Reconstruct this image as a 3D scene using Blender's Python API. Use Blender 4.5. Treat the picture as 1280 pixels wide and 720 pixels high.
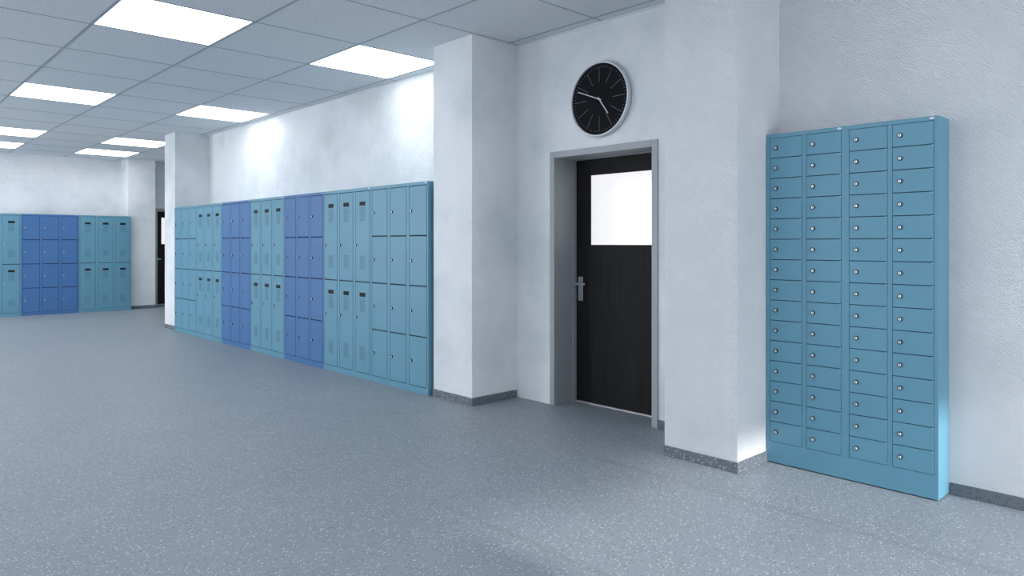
import bpy, bmesh, math, random
from mathutils import Vector, Matrix
random.seed(4)
for o in list(bpy.data.objects): bpy.data.objects.remove(o)
S = bpy.context.scene
COL = S.collection

# ---------------------------------------------------------------- camera
CAM_H = 1.33
cam_d = bpy.data.cameras.new('camera')
cam = bpy.data.objects.new('camera', cam_d); COL.objects.link(cam)
cam_d.sensor_width = 36.0
cam_d.lens = 898.3 / 1280 * 36
cam_d.shift_y = -55.5 / 1280
cam_d.clip_start = 0.05
cam.location = (0, 0, CAM_H)
cam.rotation_euler = (math.radians(90), 0, math.radians(-43.248))
S.camera = cam

# ---------------------------------------------------------------- light
PANEL_W = 5.2          # emission of the ceiling panels
w = bpy.data.worlds.new('world'); S.world = w; w.use_nodes = True
bg = w.node_tree.nodes['Background']
bg.inputs['Color'].default_value = (0.62, 0.78, 1.0, 1)
bg.inputs['Strength'].default_value = 1.2
sd = bpy.data.lights.new('sun', 'SUN'); sd.energy = 5.2; sd.angle = math.radians(2.5)
sd.color = (1.0, 0.97, 0.95)
sun = bpy.data.objects.new('sun', sd); COL.objects.link(sun)
sun.rotation_euler = Vector((0.04, 1.0, -0.345)).to_track_quat('-Z', 'Y').to_euler()
sun.location = (1, -8, 4)
# added fill lamp standing in for daylight at the unseen rear window
ad = bpy.data.lights.new('window_daylight', 'AREA'); ad.shape = 'RECTANGLE'
ad.size = 2.8; ad.size_y = 2.0; ad.energy = 110; ad.color = (0.97, 0.98, 1.0)
al = bpy.data.objects.new('window_daylight', ad); COL.objects.link(al)
al.location = (2.8, -3.2, 1.15)
al.rotation_euler = Vector((0, 1, 0)).to_track_quat('-Z', 'Z').to_euler()

# added fill lamps at unseen left windows, put in to brighten walls and ceiling
WIN_Y = [(-1.6, 2.2), (3.0, 6.8), (7.6, 11.4), (12.2, 15.6)]
for k, (wy0, wy1) in enumerate(WIN_Y):
    ad = bpy.data.lights.new('side_daylight', 'AREA'); ad.shape = 'RECTANGLE'
    ad.size = wy1 - wy0; ad.size_y = 2.1; ad.energy = (105, 70, 200, 280)[k]; ad.color = (0.985, 0.99, 1.0)
    al = bpy.data.objects.new('side_daylight', ad); COL.objects.link(al)
    al.location = (-4.22, (wy0 + wy1) / 2, 1.65)
    al.rotation_euler = Vector((1, 0, 0)).to_track_quat('-Z', 'Z').to_euler()

vs = S.view_settings
S.display_settings.display_device = 'sRGB'
vs.view_transform = 'Standard'; vs.look = 'None'; vs.gamma = 1.0; vs.use_curve_mapping = False
vs.exposure = 0.0

# ---------------------------------------------------------------- materials
def mat(name, color, rough=0.6, metal=0.0, spec=0.5):
    m = bpy.data.materials.new(name); m.use_nodes = True
    b = m.node_tree.nodes['Principled BSDF']
    b.inputs['Base Color'].default_value = (*color, 1)
    b.inputs['Roughness'].default_value = rough
    b.inputs['Metallic'].default_value = metal
    b.inputs['Specular IOR Level'].default_value = spec
    return m
def N(m, t, **kw):
    n = m.node_tree.nodes.new(t)
    for k, v in kw.items(): setattr(n, k, v)
    return n
def L(m, a, b): m.node_tree.links.new(a, b)
def B(m): return m.node_tree.nodes['Principled BSDF']
def pos(m): return N(m, 'ShaderNodeNewGeometry').outputs['Position']
def noise(m, vec, scale, detail=3, rough=0.5):
    n = N(m, 'ShaderNodeTexNoise'); n.inputs['Scale'].default_value = scale
    n.inputs['Detail'].default_value = detail; n.inputs['Roughness'].default_value = rough
    if vec is not None: L(m, vec, n.inputs['Vector'])
    return n.outputs['Fac']
def ramp(m, fac, stops):
    r = N(m, 'ShaderNodeValToRGB'); e = r.color_ramp.elements
    while len(e) < len(stops): e.new(0.5)
    for i, (p, c) in enumerate(stops):
        e[i].position = p; e[i].color = (*c, 1) if len(c) == 3 else c
    L(m, fac, r.inputs['Fac']); return r.outputs['Color']
def mix(m, fac, a, b, typ='MIX'):
    n = N(m, 'ShaderNodeMix', data_type='RGBA', blend_type=typ)
    for s, v in ((n.inputs[0], fac), (n.inputs[6], a), (n.inputs[7], b)):
        if isinstance(v, (int, float)): s.default_value = v
        elif isinstance(v, tuple): s.default_value = (*v, 1)
        else: L(m, v, s)
    return n.outputs[2]
def mth(m, op, a, b=0.0, c=0.0):
    n = N(m, 'ShaderNodeMath', operation=op)
    for s, v in zip(n.inputs, (a, b, c)):
        if isinstance(v, (int, float)): s.default_value = v
        else: L(m, v, s)
    return n.outputs[0]
def bump(m, h, strength, dist):
    n = N(m, 'ShaderNodeBump'); n.inputs['Strength'].default_value = strength
    n.inputs['Distance'].default_value = dist
    L(m, h, n.inputs['Height']); L(m, n.outputs['Normal'], B(m).inputs['Normal'])
def sep(m, v):
    n = N(m, 'ShaderNodeSeparateXYZ'); L(m, v, n.inputs[0]); return n.outputs

WALL = (0.66, 0.685, 0.72)
def plaster():
    m = mat('plaster', WALL, 0.85, spec=0.25); p = pos(m)
    big = noise(m, p, 1.3, 5, 0.6)
    c = ramp(m, big, [(0.36, (0.61, 0.655, 0.67)), (0.5, (0.70, 0.73, 0.755)), (0.6, (0.75, 0.77, 0.79))])
    L(m, c, B(m).inputs['Base Color'])
    h = mth(m, 'ADD', noise(m, p, 70, 4, 0.6), mth(m, 'MULTIPLY', noise(m, p, 14, 4), 1.5))
    bump(m, h, 0.55, 0.007); return m
def woven():
    # painted glass-fibre wallpaper with fine diagonal ribs
    m = mat('woven_wall', WALL, 0.8, spec=0.25); p = pos(m); x, y, z = sep(m, p)
    hz = mth(m, 'ADD', x, y)
    big = noise(m, p, 1.6, 4, 0.6)
    c = ramp(m, big, [(0.35, (0.69, 0.715, 0.74)), (0.6, (0.74, 0.76, 0.785))])
    L(m, c, B(m).inputs['Base Color'])
    d = mth(m, 'ADD', mth(m, 'MULTIPLY', hz, 1.0), mth(m, 'MULTIPLY', z, -1.5))
    wob = mth(m, 'MULTIPLY', noise(m, p, 25, 2), 0.012)
    s = mth(m, 'SINE', mth(m, 'MULTIPLY', mth(m, 'ADD', d, wob), 360))
    cr = mth(m, 'SINE', mth(m, 'MULTIPLY', mth(m, 'ADD', hz, z), 620))
    h = mth(m, 'ADD', mth(m, 'ADD', mth(m, 'MULTIPLY', s, 0.5), mth(m, 'MULTIPLY', cr, 0.2)),
            mth(m, 'MULTIPLY', noise(m, p, 110, 3), 1.6))
    bump(m, h, 0.7, 0.005); return m
def flecked(name, base, dark, light, rough, s1, bmp=True, seams=False):
    m = mat(name, base, rough, spec=0.38); p = pos(m)
    c = mix(m, ramp(m, noise(m, p, 2.2, 4), [(0.35, (0, 0, 0)), (0.65, (1, 1, 1))]), tuple(v * 0.95 for v in base), tuple(v * 1.05 for v in base))
    c = mix(m, ramp(m, noise(m, p, 130, 2), [(0.4, (0, 0, 0)), (0.7, (1, 1, 1))]), c, tuple(v * 1.22 for v in base))
    def cells(scale, off, keep, size):
        mp = N(m, 'ShaderNodeMapping'); mp.inputs['Location'].default_value = (off, off * 0.7, off * 0.3)
        L(m, p, mp.inputs['Vector'])
        v = N(m, 'ShaderNodeTexVoronoi'); v.inputs['Scale'].default_value = scale
        L(m, mp.outputs[0], v.inputs['Vector'])
        r = sep(m, v.outputs['Color'])[0]
        return mth(m, 'MULTIPLY', mth(m, 'GREATER_THAN', r, keep), mth(m, 'LESS_THAN', v.outputs['Distance'], size))
    c = mix(m, mth(m, 'MULTIPLY', cells(s1, 3.1, 0.76, 0.36), 0.8), c, dark)
    c = mix(m, mth(m, 'MULTIPLY', cells(s1 * 0.92, 7.7, 0.74, 0.32), 0.85), c, light)
    if seams:   # worn sheet joints, darkened along two lines
        x, y, z = sep(m, p)
        x = mth(m, 'ADD', x, mth(m, 'MULTIPLY', noise(m, p, 1.5, 2), 0.05))
        for sx in (3.46, 2.28):
            dd = mth(m, 'ABSOLUTE', mth(m, 'SUBTRACT', x, sx))
            f = mth(m, 'MAXIMUM', mth(m, 'SUBTRACT', 1.0, mth(m, 'DIVIDE', dd, 0.035)), 0.0)
            f = mth(m, 'MULTIPLY', mth(m, 'MULTIPLY', f, mth(m, 'LESS_THAN', y, 2.9)), mth(m, 'MULTIPLY', noise(m, p, 1.1, 1), 0.5))
            c = mix(m, f, c, tuple(v * 0.45 for v in base))
    L(m, c, B(m).inputs['Base Color'])
    if bmp: bump(m, noise(m, p, 90, 2), 0.06, 0.003)
    return m
def tile_mat():
    m = mat('ceiling_board', (0.5, 0.54, 0.58), 0.9, spec=0.2); p = pos(m)
    n = noise(m, p, 110, 2, 0.65)
    c = ramp(m, n, [(0.36, (0.50, 0.54, 0.57)), (0.5, (0.72, 0.755, 0.785)), (0.7, (0.80, 0.83, 0.86))])
    L(m, c, B(m).inputs['Base Color']); bump(m, n, 0.5, 0.004); return m
def wood():
    m = mat('dark_wood', (0.012, 0.012, 0.012), 0.6, spec=0.2)
    t = N(m, 'ShaderNodeTexCoord').outputs['Object']
    mp = N(m, 'ShaderNodeMapping'); mp.inputs['Scale'].default_value = (90, 90, 1.5); L(m, t, mp.inputs['Vector'])
    n = noise(m, mp.outputs[0], 1.0, 4, 0.6)
    c = ramp(m, n, [(0.3, (0.003, 0.003, 0.0035)), (0.52, (0.007, 0.007, 0.0075)), (0.72, (0.017, 0.017, 0.017))])
    L(m, c, B(m).inputs['Base Color']); bump(m, n, 0.15, 0.001); return m
def paint(name, col):
    m = mat(name, col, 0.42, spec=0.45); p = pos(m)
    n = noise(m, p, 3.0, 3)
    c = mix(m, n, tuple(v * 0.93 for v in col), tuple(v * 1.07 for v in col))
    L(m, c, B(m).inputs['Base Color']); return m
def emit(name, col, st, base=0.8):
    m = mat(name, (base, base, base), 0.5 if base > .5 else 0.08)
    B(m).inputs['Emission Color'].default_value = (*col, 1)
    B(m).inputs['Emission Strength'].default_value = st; return m

M = dict(
    plaster=plaster(), woven=woven(),
    floor=flecked('floor_vinyl', (0.222, 0.252, 0.284), (0.11, 0.125, 0.14), (0.58, 0.61, 0.64), 0.45, 84, seams=True),
    base=flecked('skirting_vinyl', (0.115, 0.135, 0.155), (0.03, 0.035, 0.04), (0.42, 0.47, 0.5), 0.5, 84, bmp=False),
    tile=tile_mat(), bar=mat('grid_metal', (0.36, 0.40, 0.44), 0.6), slab=mat('slab', (0.3, 0.3, 0.3), 0.9),
    wood=wood(), frame=paint('frame_grey', (0.33, 0.35, 0.37)),
    teal=paint('teal_paint', (0.108, 0.275, 0.375)), blue=paint('blue_paint', (0.050, 0.147, 0.345)),
    dark=mat('gap_dark', (0.02, 0.05, 0.07), 0.8), bluedark=mat('gap_blue', (0.01, 0.02, 0.07), 0.8),  # shade of the door gaps, put into the colour
    vent=mat('vent_hole', (0.025, 0.08, 0.115), 0.8),
    black=mat('black_plastic', (0.006, 0.006, 0.007), 0.6, 0, 0.25), chrome=mat('chrome', (0.78, 0.80, 0.82), 0.35, 0.6),
    steel=mat('brushed_steel', (0.50, 0.54, 0.58), 0.35, 0.9), silver=mat('silver_rim', (0.62, 0.65, 0.69), 0.4, 0.35),
    face=mat('clock_face', (0.007, 0.0075, 0.010), 0.8, 0, 0.12), mark=mat('clock_mark', (0.16, 0.17, 0.18), 0.5),
    hand=mat('clock_hand', (0.42, 0.46, 0.50), 0.4, 0.3), grey=mat('grey_metal', (0.3, 0.32, 0.34), 0.5, 0.5),
    panel=emit('lit_diffuser', (0.96, 0.98, 1.0), PANEL_W), rim=mat('white_metal', (0.75, 0.78, 0.8), 0.5),
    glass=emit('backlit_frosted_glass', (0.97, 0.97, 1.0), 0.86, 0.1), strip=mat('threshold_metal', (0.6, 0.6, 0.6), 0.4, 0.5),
)

# ---------------------------------------------------------------- mesh helpers
class MB:
    def __init__(s): s.bm = bmesh.new(); s.mats = []
    def mi(s, m):
        if m not in s.mats: s.mats.append(m)
        return s.mats.index(m)
    def box(s, x0, x1, y0, y1, z0, z1, m=None, bev=0):
        r = bmesh.ops.create_cube(s.bm, size=1)
        bmesh.ops.scale(s.bm, vec=(x1 - x0, y1 - y0, z1 - z0), verts=r['verts'])
        bmesh.ops.translate(s.bm, vec=((x0 + x1) / 2, (y0 + y1) / 2, (z0 + z1) / 2), verts=r['verts'])
        i = s.mi(m)
        for f in {f for v in r['verts'] for f in v.link_faces}: f.material_index = i
        if bev:
            bmesh.ops.bevel(s.bm, geom=list({e for v in r['verts'] for e in v.link_edges}), offset=bev,
                            segments=1, affect='EDGES', clamp_overlap=True, material=i)
    def disc(s, x, z, y0, y1, r, m, n=24, r2=None):   # cylinder whose axis is local y, from y1 (back) to y0 (front)
        i = s.mi(m); r2 = r if r2 is None else r2
        a = [s.bm.verts.new((x + r2 * math.cos(t), y0, z + r2 * math.sin(t))) for t in [2 * math.pi * k / n for k in range(n)]]
        b = [s.bm.verts.new((x + r * math.cos(t), y1, z + r * math.sin(t))) for t in [2 * math.pi * k / n for k in range(n)]]
        fs = [s.bm.faces.new(a), s.bm.faces.new(b[::-1])] + [s.bm.faces.new((a[k - 1], b[k - 1], b[k], a[k])) for k in range(n)]
        for f in fs: f.material_index = i
    def lathe(s, prof, m, n=64):    # closed ring about local y; prof = [(r, y)...]
        i = s.mi(m); rings = []
        for (r, y) in prof:
            rings.append([s.bm.verts.new((r * math.cos(2 * math.pi * k / n), y, r * math.sin(2 * math.pi * k / n))) for k in range(n)])
        for a, b in zip(rings, rings[1:] + rings[:1]):
            for k in range(n):
                f = s.bm.faces.new((a[k - 1], b[k - 1], b[k], a[k])); f.material_index = i; f.smooth = True
    def bar(s, x0, z0, x1, z1, wd, y0, y1, m):     # flat bar in the local x-z plane
        i = s.mi(m); d = Vector((x1 - x0, z1 - z0)).normalized(); nx, nz = -d.y * wd / 2, d.x * wd / 2
        pts = [(x0 + nx, z0 + nz), (x1 + nx, z1 + nz), (x1 - nx, z1 - nz), (x0 - nx, z0 - nz)]
        s.prism(pts, y0, y1, m)
    def prism(s, pts, y0, y1, m):
        i = s.mi(m)
        a = [s.bm.verts.new((p[0], y0, p[1])) for p in pts]; b = [s.bm.verts.new((p[0], y1, p[1])) for p in pts]; n = len(pts)
        fs = [s.bm.faces.new(a), s.bm.faces.new(b[::-1])] + [s.bm.faces.new((a[k - 1], b[k - 1], b[k], a[k])) for k in range(n)]
        for f in fs: f.material_index = i
    def mesh(s, name):
        bmesh.ops.recalc_face_normals(s.bm, faces=s.bm.faces)
        me = bpy.data.meshes.new(name); s.bm.to_mesh(me); s.bm.free()
        for k in s.mats: me.materials.append(M[k])
        return me
    def build(s, name, parent=None, loc=(0, 0, 0)): return ob(name, s.mesh(name), parent, loc)
def ob(name, me, parent=None, loc=(0, 0, 0)):
    o = bpy.data.objects.new(name, me); COL.objects.link(o); o.location = loc
    if parent: o.parent = parent
    return o
def tag(o, label=None, cat=None, group=None, kind=None):
    for k, v in (('label', label), ('category', cat), ('group', group), ('kind', kind)):
        if v: o[k] = v
    return o
def empty(name, loc=(0, 0, 0), rz=0):
    o = bpy.data.objects.new(name, None); COL.objects.link(o); o.location = loc; o.rotation_euler = (0, 0, rz)
    o.empty_display_size = 0.1; return o
def copy_tree(o, parent=None):
    c = o.copy(); COL.objects.link(c)
    if parent: c.parent = parent
    for ch in o.children: copy_tree(ch, c)
    return c
R90 = -math.pi / 2      # local x -> -Y, local y -> +X : front faces the room from the right wall

# ---------------------------------------------------------------- the setting
XL, XR, XA = -4.036, 4.31, 6.018      # left wall, right wall, right wall of the far alcove
YB, YF, YA = -2.942, 16.40, 12.12     # rear wall, far wall, start of the alcove
ZC = 3.046; T = 0.30
DOOR_W, DOOR_H = 1.07, 2.083

b = MB(); b.box(XL - T, XA + T, YB - T, YF + T + .3, -0.12, 0, 'floor')
tag(b.build('floor'), 'blue-grey vinyl floor speckled with white and dark flecks', 'floor', kind='structure')

D1Y0, D1Y1 = 3.045, 4.115             # main door opening along Y
b = MB()
IN = 0.012
b.box(XR, XR + T, D1Y1 - IN, YA, 0, 3.2, 'plaster'); b.box(XR, XR + T, 2.4, D1Y0 + IN, 0, 3.2, 'plaster')
b.box(XR, XR + T, D1Y0 + IN, D1Y1 - IN, DOOR_H - IN, 3.2, 'plaster')
b.box(XR, XR + T, YB - T, 2.4, 0, 3.2, 'woven')
tag(b.build('wall_right'), 'long white plastered wall with pillars on the right side of the room', 'wall', kind='structure')
b = MB(); D2X0, D2X1 = 4.957, 6.0
b.box(XL - T, D2X0 + IN, YF, YF + T, 0, 3.2, 'plaster'); b.box(D2X1 - IN, XA + T, YF, YF + T, 0, 3.2, 'plaster')
b.box(D2X0 + IN, D2X1 - IN, YF, YF + T, DOOR_H - IN, 3.2, 'plaster')
tag(b.build('wall_far'), 'white wall at the far end behind the short locker row', 'wall', kind='structure')
b = MB(); WS0, WS1 = 0.55, 2.75
b.box(XL - T, XL, YB - T, YF, 0, WS0, 'plaster'); b.box(XL - T, XL, YB - T, YF, WS1, 3.2, 'plaster')
yy = [YB - T] + [v for q in WIN_Y for v in q] + [YF]
for q in range(0, len(yy), 2): b.box(XL - T, XL, yy[q], yy[q + 1], WS0, WS1, 'plaster')
tag(b.build('wall_left'), 'white wall with four windows on the left side, outside the frame', 'wall', kind='structure')
b = MB(); b.box(XR + T, XA + T, YA - T, YA, 0, 3.2, 'plaster'); b.box(XA, XA + T, YA, YF, 0, 3.2, 'plaster')
tag(b.build('wall_alcove'), 'white walls of the alcove by the far door', 'wall', kind='structure')
WX0, WX1, WZ0, WZ1 = 1.9, 4.2, 0.12, 2.0
b = MB()
b.box(XL, WX0, YB - T, YB, 0, 3.2, 'plaster'); b.box(WX1, XR, YB - T, YB, 0, 3.2, 'plaster')
b.box(WX0, WX1, YB - T, YB, 0, WZ0, 'plaster'); b.box(WX0, WX1, YB - T, YB, WZ1, 3.2, 'plaster')
tag(b.build('wall_rear'), 'plain white wall behind the viewpoint with one window', 'wall', kind='structure')
wn = tag(empty('window_1', ((WX0 + WX1) / 2, YB - 0.2, WZ0)), 'large window in the wall behind the viewpoint', 'window', kind='structure')  # unseen rear window, added and shaped to let the sun patch in
hw = (WX1 - WX0) / 2; hh = WZ1 - WZ0
b = MB(); b.box(-hw, hw, 0, .06, 0, .05, 'frame'); b.box(-hw, hw, 0, .06, hh - .05, hh, 'frame')
b.box(-hw, -hw + .05, 0, .06, .05, hh - .05, 'frame'); b.box(hw - .05, hw, 0, .06, .05, hh - .05, 'frame')
b.build('window_frame', wn)

for k, (wy0, wy1) in enumerate(WIN_Y):  # unseen left windows, added to bring fill light into the room
    wn = tag(empty('window_%d' % (k + 2), (XL - .26, (wy0 + wy1) / 2, WS0)), 'grey framed window in the left wall, outside the frame', 'window', kind='structure')
    q = (wy1 - wy0) / 2; h_ = WS1 - WS0
    b = MB(); b.box(0, .05, -q, q, 0, .05, 'frame'); b.box(0, .05, -q, q, h_ - .05, h_, 'frame')
    for yc in (-q + .025, 0, q - .025): b.box(0, .05, yc - .025, yc + .025, .05, h_ - .05, 'frame')
    b.build('window_frame', wn)

# pillars
def pillar(y0, y1, x0, x1, m, label, axis='x'):
    b = MB(); b.box(x0, x1, y0, y1, 0, ZC, m)
    return tag(b.build('pillar'), label, 'pillar', kind='structure')
XP = 3.797
pillar(2.135, 2.635, XP, XR, 'woven', 'white wall pillar between the black door and the small-door cabinet')
pillar(4.515, 5.035, XP, XR, 'plaster', 'white wall pillar between the clock and the long locker row')
pillar(11.60, 12.07, XP, XR, 'plaster', 'narrow white wall pillar at the far end of the long locker row')
pillar(15.92, YF, 4.30, 4.822, 'plaster', 'white wall pillar between the short far lockers and the far door')

# skirting: dark flecked vinyl, only where the photograph shows it
BH, BT = 0.064, 0.009
def skirt(name, boxes, label):
    b = MB()
    for x0, x1, y0, y1 in boxes: b.box(x0, x1, y0, y1, 0, BH, 'base', bev=0.002)
    tag(b.build(name), label, 'skirting', kind='structure')
skirt('baseboard_right', [(XR - BT, XR, YB, 1.185), (XR - BT, XR, 2.644, 3.04)], 'dark flecked skirting along the right wall')
def pil_skirt(name, y0, y1, x0, label, back=True):
    bx = [(x0 - BT, x0, y0 - BT, y1), (x0, XR - BT, y0 - BT, y0)]
    skirt(name, bx, label)
pil_skirt('trim_1', 2.135, 2.637, XP, 'dark flecked skirting around the pillar beside the small-door cabinet')
pil_skirt('trim_2', 4.515, 5.037, XP, 'dark flecked skirting around the pillar below the long locker row end')
skirt('trim_3', [(XP - BT, XP, 11.60, 12.07)], 'dark flecked skirting on the narrow far pillar')
skirt('trim_4', [(4.335, 4.822 + BT, 15.92 - BT, 15.92), (4.822, 4.822 + BT, 15.92, YF - BT), (4.831, 4.95, YF - BT, YF)],
      'dark flecked skirting on the pillar beside the far door')

# ceiling: slab above, tiles, grid bars
b = MB(); b.box(XL - T, XA + T, YB - T, YF + T + .3, 3.2, 3.3, 'slab')
ceil = tag(b.build('ceiling'), 'suspended ceiling of large speckled grey square tiles', 'ceiling', kind='structure')
PX, PY = 0.914, 0.928
XE = [4.192 - PX * k for k in range(9, -1, -1)]; XE[0] = XL
YE = [5.412 + PY * k for k in range(-9, 12)]; YE[0] = YB
# columns: XE index 6 -> 1.450, 8 -> 3.278 ; rows: YE index 9 -> 5.412
LROW = [1, 5, 9, 13, 17, 19]; LCOL = [2, 4, 6, 8]
cells = []
xs = XE + [XR]; ys = YE + [YF]
def tile_mesh(w_, h_):
    b = MB(); g = 0.0015
    b.box(-w_ / 2 + g, w_ / 2 - g, -h_ / 2 + g, h_ / 2 - g, 0, 0.016, 'tile', bev=0.0015); return b.mesh('ceiling_tile')
tcache = {}
def tile(x0, x1, y0, y1):
    if x1 - x0 < .02 or y1 - y0 < .02: return
    k = (round(x1 - x0, 3), round(y1 - y0, 3))
    if k not in tcache: tcache[k] = tile_mesh(*k)
    ob('ceiling_tile', tcache[k], ceil, ((x0 + x1) / 2, (y0 + y1) / 2, ZC))
lamps = []
for j in range(len(ys) - 1):
    for i in range(len(xs) - 1):
        x0, x1, y0, y1 = xs[i], xs[i + 1], ys[j], ys[j + 1]
        if i in LCOL and j in LROW and (i, j) != (8, 5): lamps.append((i, j, x0, x1, y0, y1)); continue
        if i == len(xs) - 2 and y0 > YA - .01: x1 = 4.192 + PX
        tile(x0, x1, y0, y1)
    y0, y1 = ys[j], ys[j + 1]
    if y1 > YA:
        if y0 < YA: tile(XR, 5.106, YA, y1)
        tile(5.106, XA, max(y0, YA), y1)
def gbar(x0, x1, y0, y1):
    b = MB(); b.box(-(x1 - x0) / 2, (x1 - x0) / 2, -(y1 - y0) / 2, (y1 - y0) / 2, 0, 0.004, 'bar')
    b.build('grid_bar', ceil, ((x0 + x1) / 2, (y0 + y1) / 2, ZC - 0.0025))
for x in XE[1:]: gbar(x - .011, x + .011, YB, YF)
gbar(5.106 - .011, 5.106 + .011, YA, YF)
for y in YE[1:]: gbar(XL, XA if y > YA else XR, y - .006, y + .006)
b = MB()
for (y0, y1) in ((YB, 2.135), (2.635, 4.515), (5.035, 11.6)): b.box(XR - .018, XR, y0, y1, ZC - .010, ZC - .003, 'rim')
tag(b.build('trim_5'), 'thin white metal angle where the tiled ceiling meets the right wall', 'trim', kind='structure')

# ceiling lights
lw, lh = PX - .012, PY - .012
b = MB()
for s in (-1, 1):
    b.box(min(s * lw / 2, s * (lw / 2 - .012)), max(s * lw / 2, s * (lw / 2 - .012)), -lh / 2, lh / 2, 0.0, .03, 'rim')
    b.box(-lw / 2 + .012, lw / 2 - .012, min(s * lh / 2, s * (lh / 2 - .012)), max(s * lh / 2, s * (lh / 2 - .012)), 0.0, .03, 'rim')
frame_me = b.mesh('frame')
b = MB(); b.box(-lw / 2 + .012, lw / 2 - .012, -lh / 2 + .012, lh / 2 - .012, .002, .010, 'panel'); diff_me = b.mesh('diffuser')
b = MB(); b.box(-lw / 2 + .0125, lw / 2 - .0125, -lh / 2 + .0125, lh / 2 - .0125, .012, .05, 'rim'); hous_me = b.mesh('housing')
L_LAB = {(6, 9): 'lit square ceiling panel nearest the top left, largest of the lit panels',
         (6, 13): 'lit ceiling panel in the left line, second from the front',
         (6, 17): 'lit ceiling panel in the left line, third from the front, at the picture edge',
         (6, 19): 'lit ceiling panel in the left line nearest the far wall',
         (8, 9): 'lit ceiling panel beside the white pillar above the long locker row',
         (8, 13): 'lit ceiling panel above the far half of the long locker row',
         (8, 17): 'lit ceiling panel just beyond the narrow far pillar, nearer of two',
         (8, 19): 'lit ceiling panel near the far wall corner, above the short teal lockers'}
proto = None
for i, j, x0, x1, y0, y1 in lamps:
    if proto is None:
        proto = o = empty('ceiling_light'); ob('frame', frame_me, o); ob('diffuser', diff_me, o); ob('housing', hous_me, o)
    else: o = copy_tree(proto)
    o.location = ((x0 + x1) / 2, (y0 + y1) / 2, ZC - .001)
    if (i, j) in L_LAB: tag(o, L_LAB[(i, j)], 'ceiling light', 'lit square panels in the ceiling')
    else: tag(o, 'lit ceiling panel outside the frame, left of or behind the viewpoint', 'ceiling light', 'lit panels outside the frame')  # unseen panels, added to light the room

# doors (local: x to the right as seen from the room, y into the wall, origin at left foot of the frame)
def make_door(name, label, loc, rz, W=DOOR_W):
    H = DOOR_H; fw = 0.051; dp = 0.255; r = tag(empty(name, loc, rz), label, 'door', kind='structure')
    b = MB(); pj = 0.012
    b.box(0, fw, -pj, dp - .04, 0, H, 'frame', bev=.002); b.box(W - fw, W, -pj, dp - .04, 0, H, 'frame', bev=.002)
    b.box(fw, W - fw, -pj, dp - .04, H - fw, H, 'frame', bev=.002)
    # rebate that the leaf closes into
    b.box(0, fw + .006, dp - .04, dp + .045, 0, H, 'frame'); b.box(W - fw - .006, W, dp - .04, dp + .045, 0, H, 'frame')
    b.box(fw + .006, W - fw - .006, dp - .04, dp + .045, H - fw - .004, H, 'frame')
    b.build('door_frame', r)
    x0, x1, z1 = fw + .008, W - fw - .008, H - fw - .006
    gx0, gx1, gz0, gz1 = 0.212, W - 0.212, 1.32, 1.896
    b = MB()
    b.box(x0, gx0, dp, dp + .042, .012, z1, 'wood'); b.box(gx1, x1, dp, dp + .042, .012, z1, 'wood')
    b.box(gx0, gx1, dp, dp + .042, .012, gz0, 'wood'); b.box(gx0, gx1, dp, dp + .042, gz1, z1, 'wood')
    lf = b.build('door_leaf', r)
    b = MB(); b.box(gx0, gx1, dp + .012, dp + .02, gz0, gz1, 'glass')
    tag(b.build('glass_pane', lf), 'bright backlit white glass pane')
    b = MB(); px = 0.108
    b.box(px - .025, px + .025, dp - .008, dp, .850, 1.052, 'steel', bev=.002)
    h = b.build('handle', r)
    b = MB(); b.box(px - .034, px + .082, dp - .052, dp - .038, .982, 1.002, 'steel', bev=.003)
    b.box(px - .034, px - .016, dp - .038, dp - .0085, .984, 1.000, 'steel')
    tag(b.build('lever', h), 'straight steel lever')
    b = MB(); b.disc(px, .90, dp - .011, dp - .0085, .011, 'steel', 20); b.box(px - .002, px + .002, dp - .0118, dp - .0112, .892, .905, 'black')
    b.build('keyhole', h)
    b = MB(); b.box(fw + .007, W - fw - .007, dp - .012, dp + .04, 0, .008, 'strip'); tag(b.build('threshold', r), 'thin pale metal threshold strip')
    return r
make_door('door_1', 'black wood door with white window pane in a deep grey frame under the clock', (XR, D1Y1, 0), R90)
make_door('door_2', 'black door with white pane far away between two pillars', (D2X0, YF, 0), 0, D2X1 - D2X0)

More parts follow.
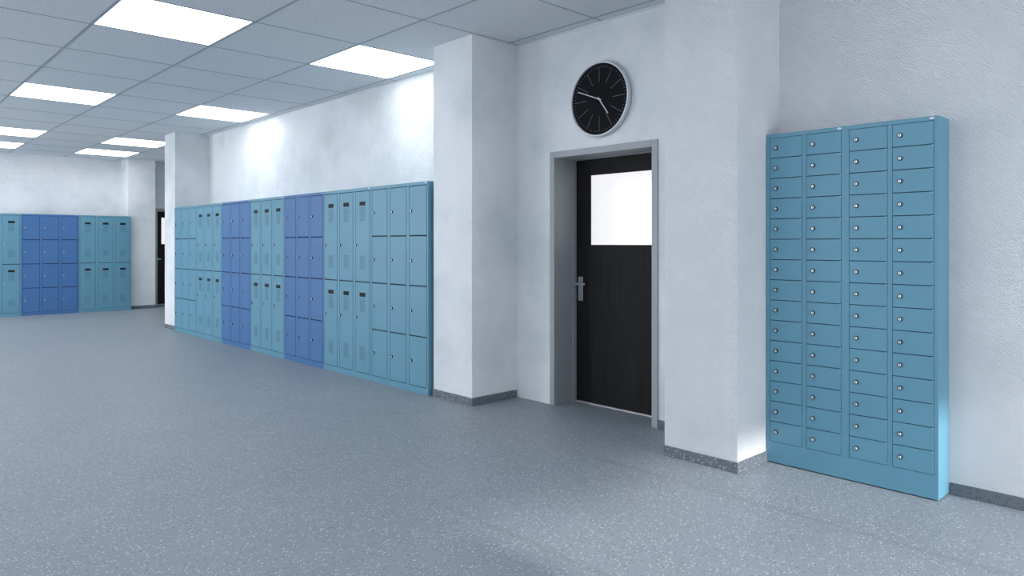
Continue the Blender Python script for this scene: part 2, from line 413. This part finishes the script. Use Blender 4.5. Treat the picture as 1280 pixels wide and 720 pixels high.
# ---------------------------------------------------------------- lockers
UW, UH, UD = 0.9217, 1.878, 0.50
def lock_mesh(r):
    b = MB(); b.disc(0, 0, -.008, 0, r, 'black', 18, r * .96)
    b.disc(0, 0, -.0098, -.0081, r * .66, 'chrome', 16, r * .58); b.box(-r * .11 , r * .11, -.0104, -.0099, -r * .38, r * .38, 'black')
    return b.mesh('lock')
LOCK = lock_mesh(.0138); LOCK_K = lock_mesh(.0125)
def emblem_mesh(s=1.0):
    b = MB(); b.prism([(-.014 * s, 0), (0, .0065 * s), (.014 * s, 0), (0, -.0065 * s)], -.002, 0, 'chrome')
    b.prism([(-.006 * s, 0), (0, .0028 * s), (.006 * s, 0), (0, -.0028 * s)], -.0026, -.0021, 'grey'); return b.mesh('emblem')
EMB = emblem_mesh()
DX = [0.018 + 0.3087 * k for k in range(3)]; DW = 0.266
def make_locker(col, rows):
    r = empty('locker_unit'); dk = 'bluedark' if col == 'blue' else 'dark'
    b = MB(); e = .0012
    b.box(e, UW - e, .018, UD, 0.0, UH, col)                       # carcass
    b.box(e, UW - e, 0, .018, .0, .058, col, bev=.0015)              # plinth
    b.box(e, UW - e, 0, .018, 1.848, UH, col, bev=.0015)             # header
    b.box(e, DX[0], 0, .018, .058, 1.848, col, bev=.0012)
    b.box(DX[0] + DW, DX[1], 0, .018, .058, 1.848, col, bev=.0012)
    b.box(DX[1] + DW, DX[2], 0, .018, .058, 1.848, col, bev=.0012)
    b.box(DX[2] + DW, UW - e, 0, .018, .058, 1.848, col, bev=.0012)
    for x in DX: b.box(x, x + DW, .0165, .0179, .058, 1.848, dk)       # dark sheet, shade of the door gaps put into its colour
    b.build('body', r)
    z0, z1 = .058, 1.848; ph = (z1 - z0) / rows; gv, gh = .0048, .0055
    b = MB(); b.box(gv, DW - gv, -.001, .0155, gh, ph - gh, col, bev=.0022); dm = b.mesh('locker_door')
    if rows == 2:
        b = MB(); b.box(.085, .187, -.0045, -.0011, .750, .790, 'black', bev=.001); b.box(.094, .178, -.0052, -.0046, .757, .783, 'black'); card = b.mesh('card_holder')
        vm = []
        for zz in (.602, .128):
            b = MB()
            for q in range(11):
                for c in range(5):
                    x = .088 + c * .020; z = zz + q * .0125
                    b.box(x, x + .012, -.0018, -.00105, z, z + .0042, 'vent')
            vm.append(b.mesh('vent_slots'))
    for x in DX:
        for k in range(rows):
            d = ob('locker_door', dm, r, (x, 0, z0 + k * ph))
            ob('lock', LOCK, d, (.036 if rows == 4 else .020, -.001, ph * .5 if rows == 4 else (.36 if k else .54)))
            if rows == 2:
                ob('card_holder', card, d)
                for v in vm: ob('vent_slots', v, d)
    ob('emblem', EMB, r, (UW - .035, 0, 1.866))
    return r
P = {'t4': make_locker('teal', 4), 't2': make_locker('teal', 2), 'b4': make_locker('blue', 4)}
used = set()
def place(kind, loc, rz, label, group):
    o = P[kind] if kind not in used else copy_tree(P[kind]); used.add(kind)
    o.location = loc; o.rotation_euler = (0, 0, rz); tag(o, label, 'locker', group)
XF = 3.765
row = [('t4', 'teal locker unit of twelve square doors beside the white pillar, nearest of the long row'),
       ('t2', 'teal vented six-door locker unit, second in the long row from the near pillar'),
       ('b4', 'nearer and larger of the two blue twelve-door locker units in the long row'),
       ('t2', 'teal vented six-door locker unit between the two blue units of the long row'),
       ('b4', 'farther and smaller of the two blue twelve-door locker units in the long row'),
       ('t2', 'teal vented six-door locker unit just beyond the farther blue unit of the long row'),
       ('t4', 'teal twelve-door locker unit against the narrow pillar, farthest of the long row')]
for k, (kind, lab) in enumerate(row):
    place(kind, (XF, 5.071 + UW * (k + 1), 0), R90, lab, 'lockers in the long row on the right wall')
YL = 15.78
for kind, x, lab in (('t2', 3.402, 'teal vented locker unit on the far wall, right of the blue one'),
                     ('b4', 2.478, 'blue twelve-door locker unit standing on the far wall between two teal units'),
                     ('t2', 1.555, 'teal vented locker unit on the far wall cut by the left picture edge')):
    place(kind, (x, YL, 0), 0, lab, 'lockers in the short row on the far wall')

# ---------------------------------------------------------------- small-door cabinet
KW, KH, KD = .940, 1.992, .172
r = tag(empty('compartment_cabinet', (4.137, 2.131, 0), R90), 'tall shallow teal cabinet of sixty small lockable doors against the right wall', 'cabinet')
kx = [.021, .247, .491, .717]; kw = .202; kz0, kz1 = .131, 1.969; kp = (kz1 - kz0) / 15
b = MB()
b.box(0, KW, .014, KD, .006, KH, 'teal', bev=.001)
b.box(0, KW, 0, .014, .006, kz0, 'teal', bev=.001); b.box(0, KW, 0, .014, kz1, KH, 'teal', bev=.001)
ed = [0] + [v for x in kx for v in (x, x + kw)] + [KW]
for q in range(0, len(ed), 2): b.box(ed[q], ed[q + 1], 0, .014, kz0, kz1, 'teal', bev=.0008)
for x in kx: b.box(x, x + kw, .0125, .0139, kz0, kz1, 'dark')  # dark sheets paint the shade between the small doors
b.build('body', r)
b = MB(); b.box(.01, KW - .01, .01, KD - .01, 0, .006, 'black'); b.build('foot_rail', r)  # black strip painted in for the shadow gap under the cabinet
b = MB(); b.box(.002, kw - .002, -.0008, .0115, .002, kp - .002, 'teal', bev=.0012); km = b.mesh('compartment_door')
b = MB(); b.disc(0, 0, -.002, 0, .0022, 'chrome', 10); hm = b.mesh('hinge_pin')
for x in kx:
    for k in range(15):
        d = ob('compartment_door', km, r, (x, 0, kz0 + k * kp)); ob('lock', LOCK_K, d, (.040, -.0008, kp * .5))
        if k < 14: ob('hinge_pin', hm, d, (kw - .006, -.0008, kp - .0045))
for x in (.438, .909): tag(ob('emblem', EMB, r, (x, 0, 1.981)), 'tiny silver diamond badge')

# ---------------------------------------------------------------- clock
c = tag(empty('wall_clock', (XR, 3.567, 2.442), R90), 'round wall clock with black face and silver rim above the black door', 'clock')
b = MB(); b.lathe([(.276, -.002), (.288, -.004), (.291, -.018), (.291, -.040), (.287, -.047), (.281, -.049), (.275, -.046), (.273, -.038), (.273, -.004)], 'silver')
b.build('rim', c)
b = MB(); b.disc(0, 0, -.034, -.003, .2725, 'face', 72); b.build('dial', c)
for k in range(12):
    b = MB(); a = math.pi * k / 6; s_, c_ = math.sin(a), math.cos(a)
    b.bar(.128 * s_, .128 * c_, .252 * s_, .252 * c_, .0026, -.0348, -.0341, 'mark'); b.build('hour_mark', c)
b = MB()
for k in range(60):
    if k % 5 == 0: continue
    a = math.pi * k / 30; s_, c_ = math.sin(a), math.cos(a)
    b.bar(.240 * s_, .240 * c_, .254 * s_, .254 * c_, .0022, -.0348, -.0341, 'mark')
tag(b.build('minute_marks', c), kind='stuff')
def hand(name, ang, ln, tail, wd, y):
    a = math.radians(ang); s_, c_ = math.sin(a), math.cos(a)
    b = MB(); b.bar(-tail * s_, -tail * c_, ln * s_, ln * c_, wd, y - .0012, y, 'hand'); b.build(name, c)
hand('hour_hand', 144, .148, .02, .0085, -.0360); hand('minute_hand', 291.5, .228, .025, .0070, -.0385)
b = MB(); b.disc(0, 0, -.042, -.0342, .007, 'hand', 20); b.build('hub', c)
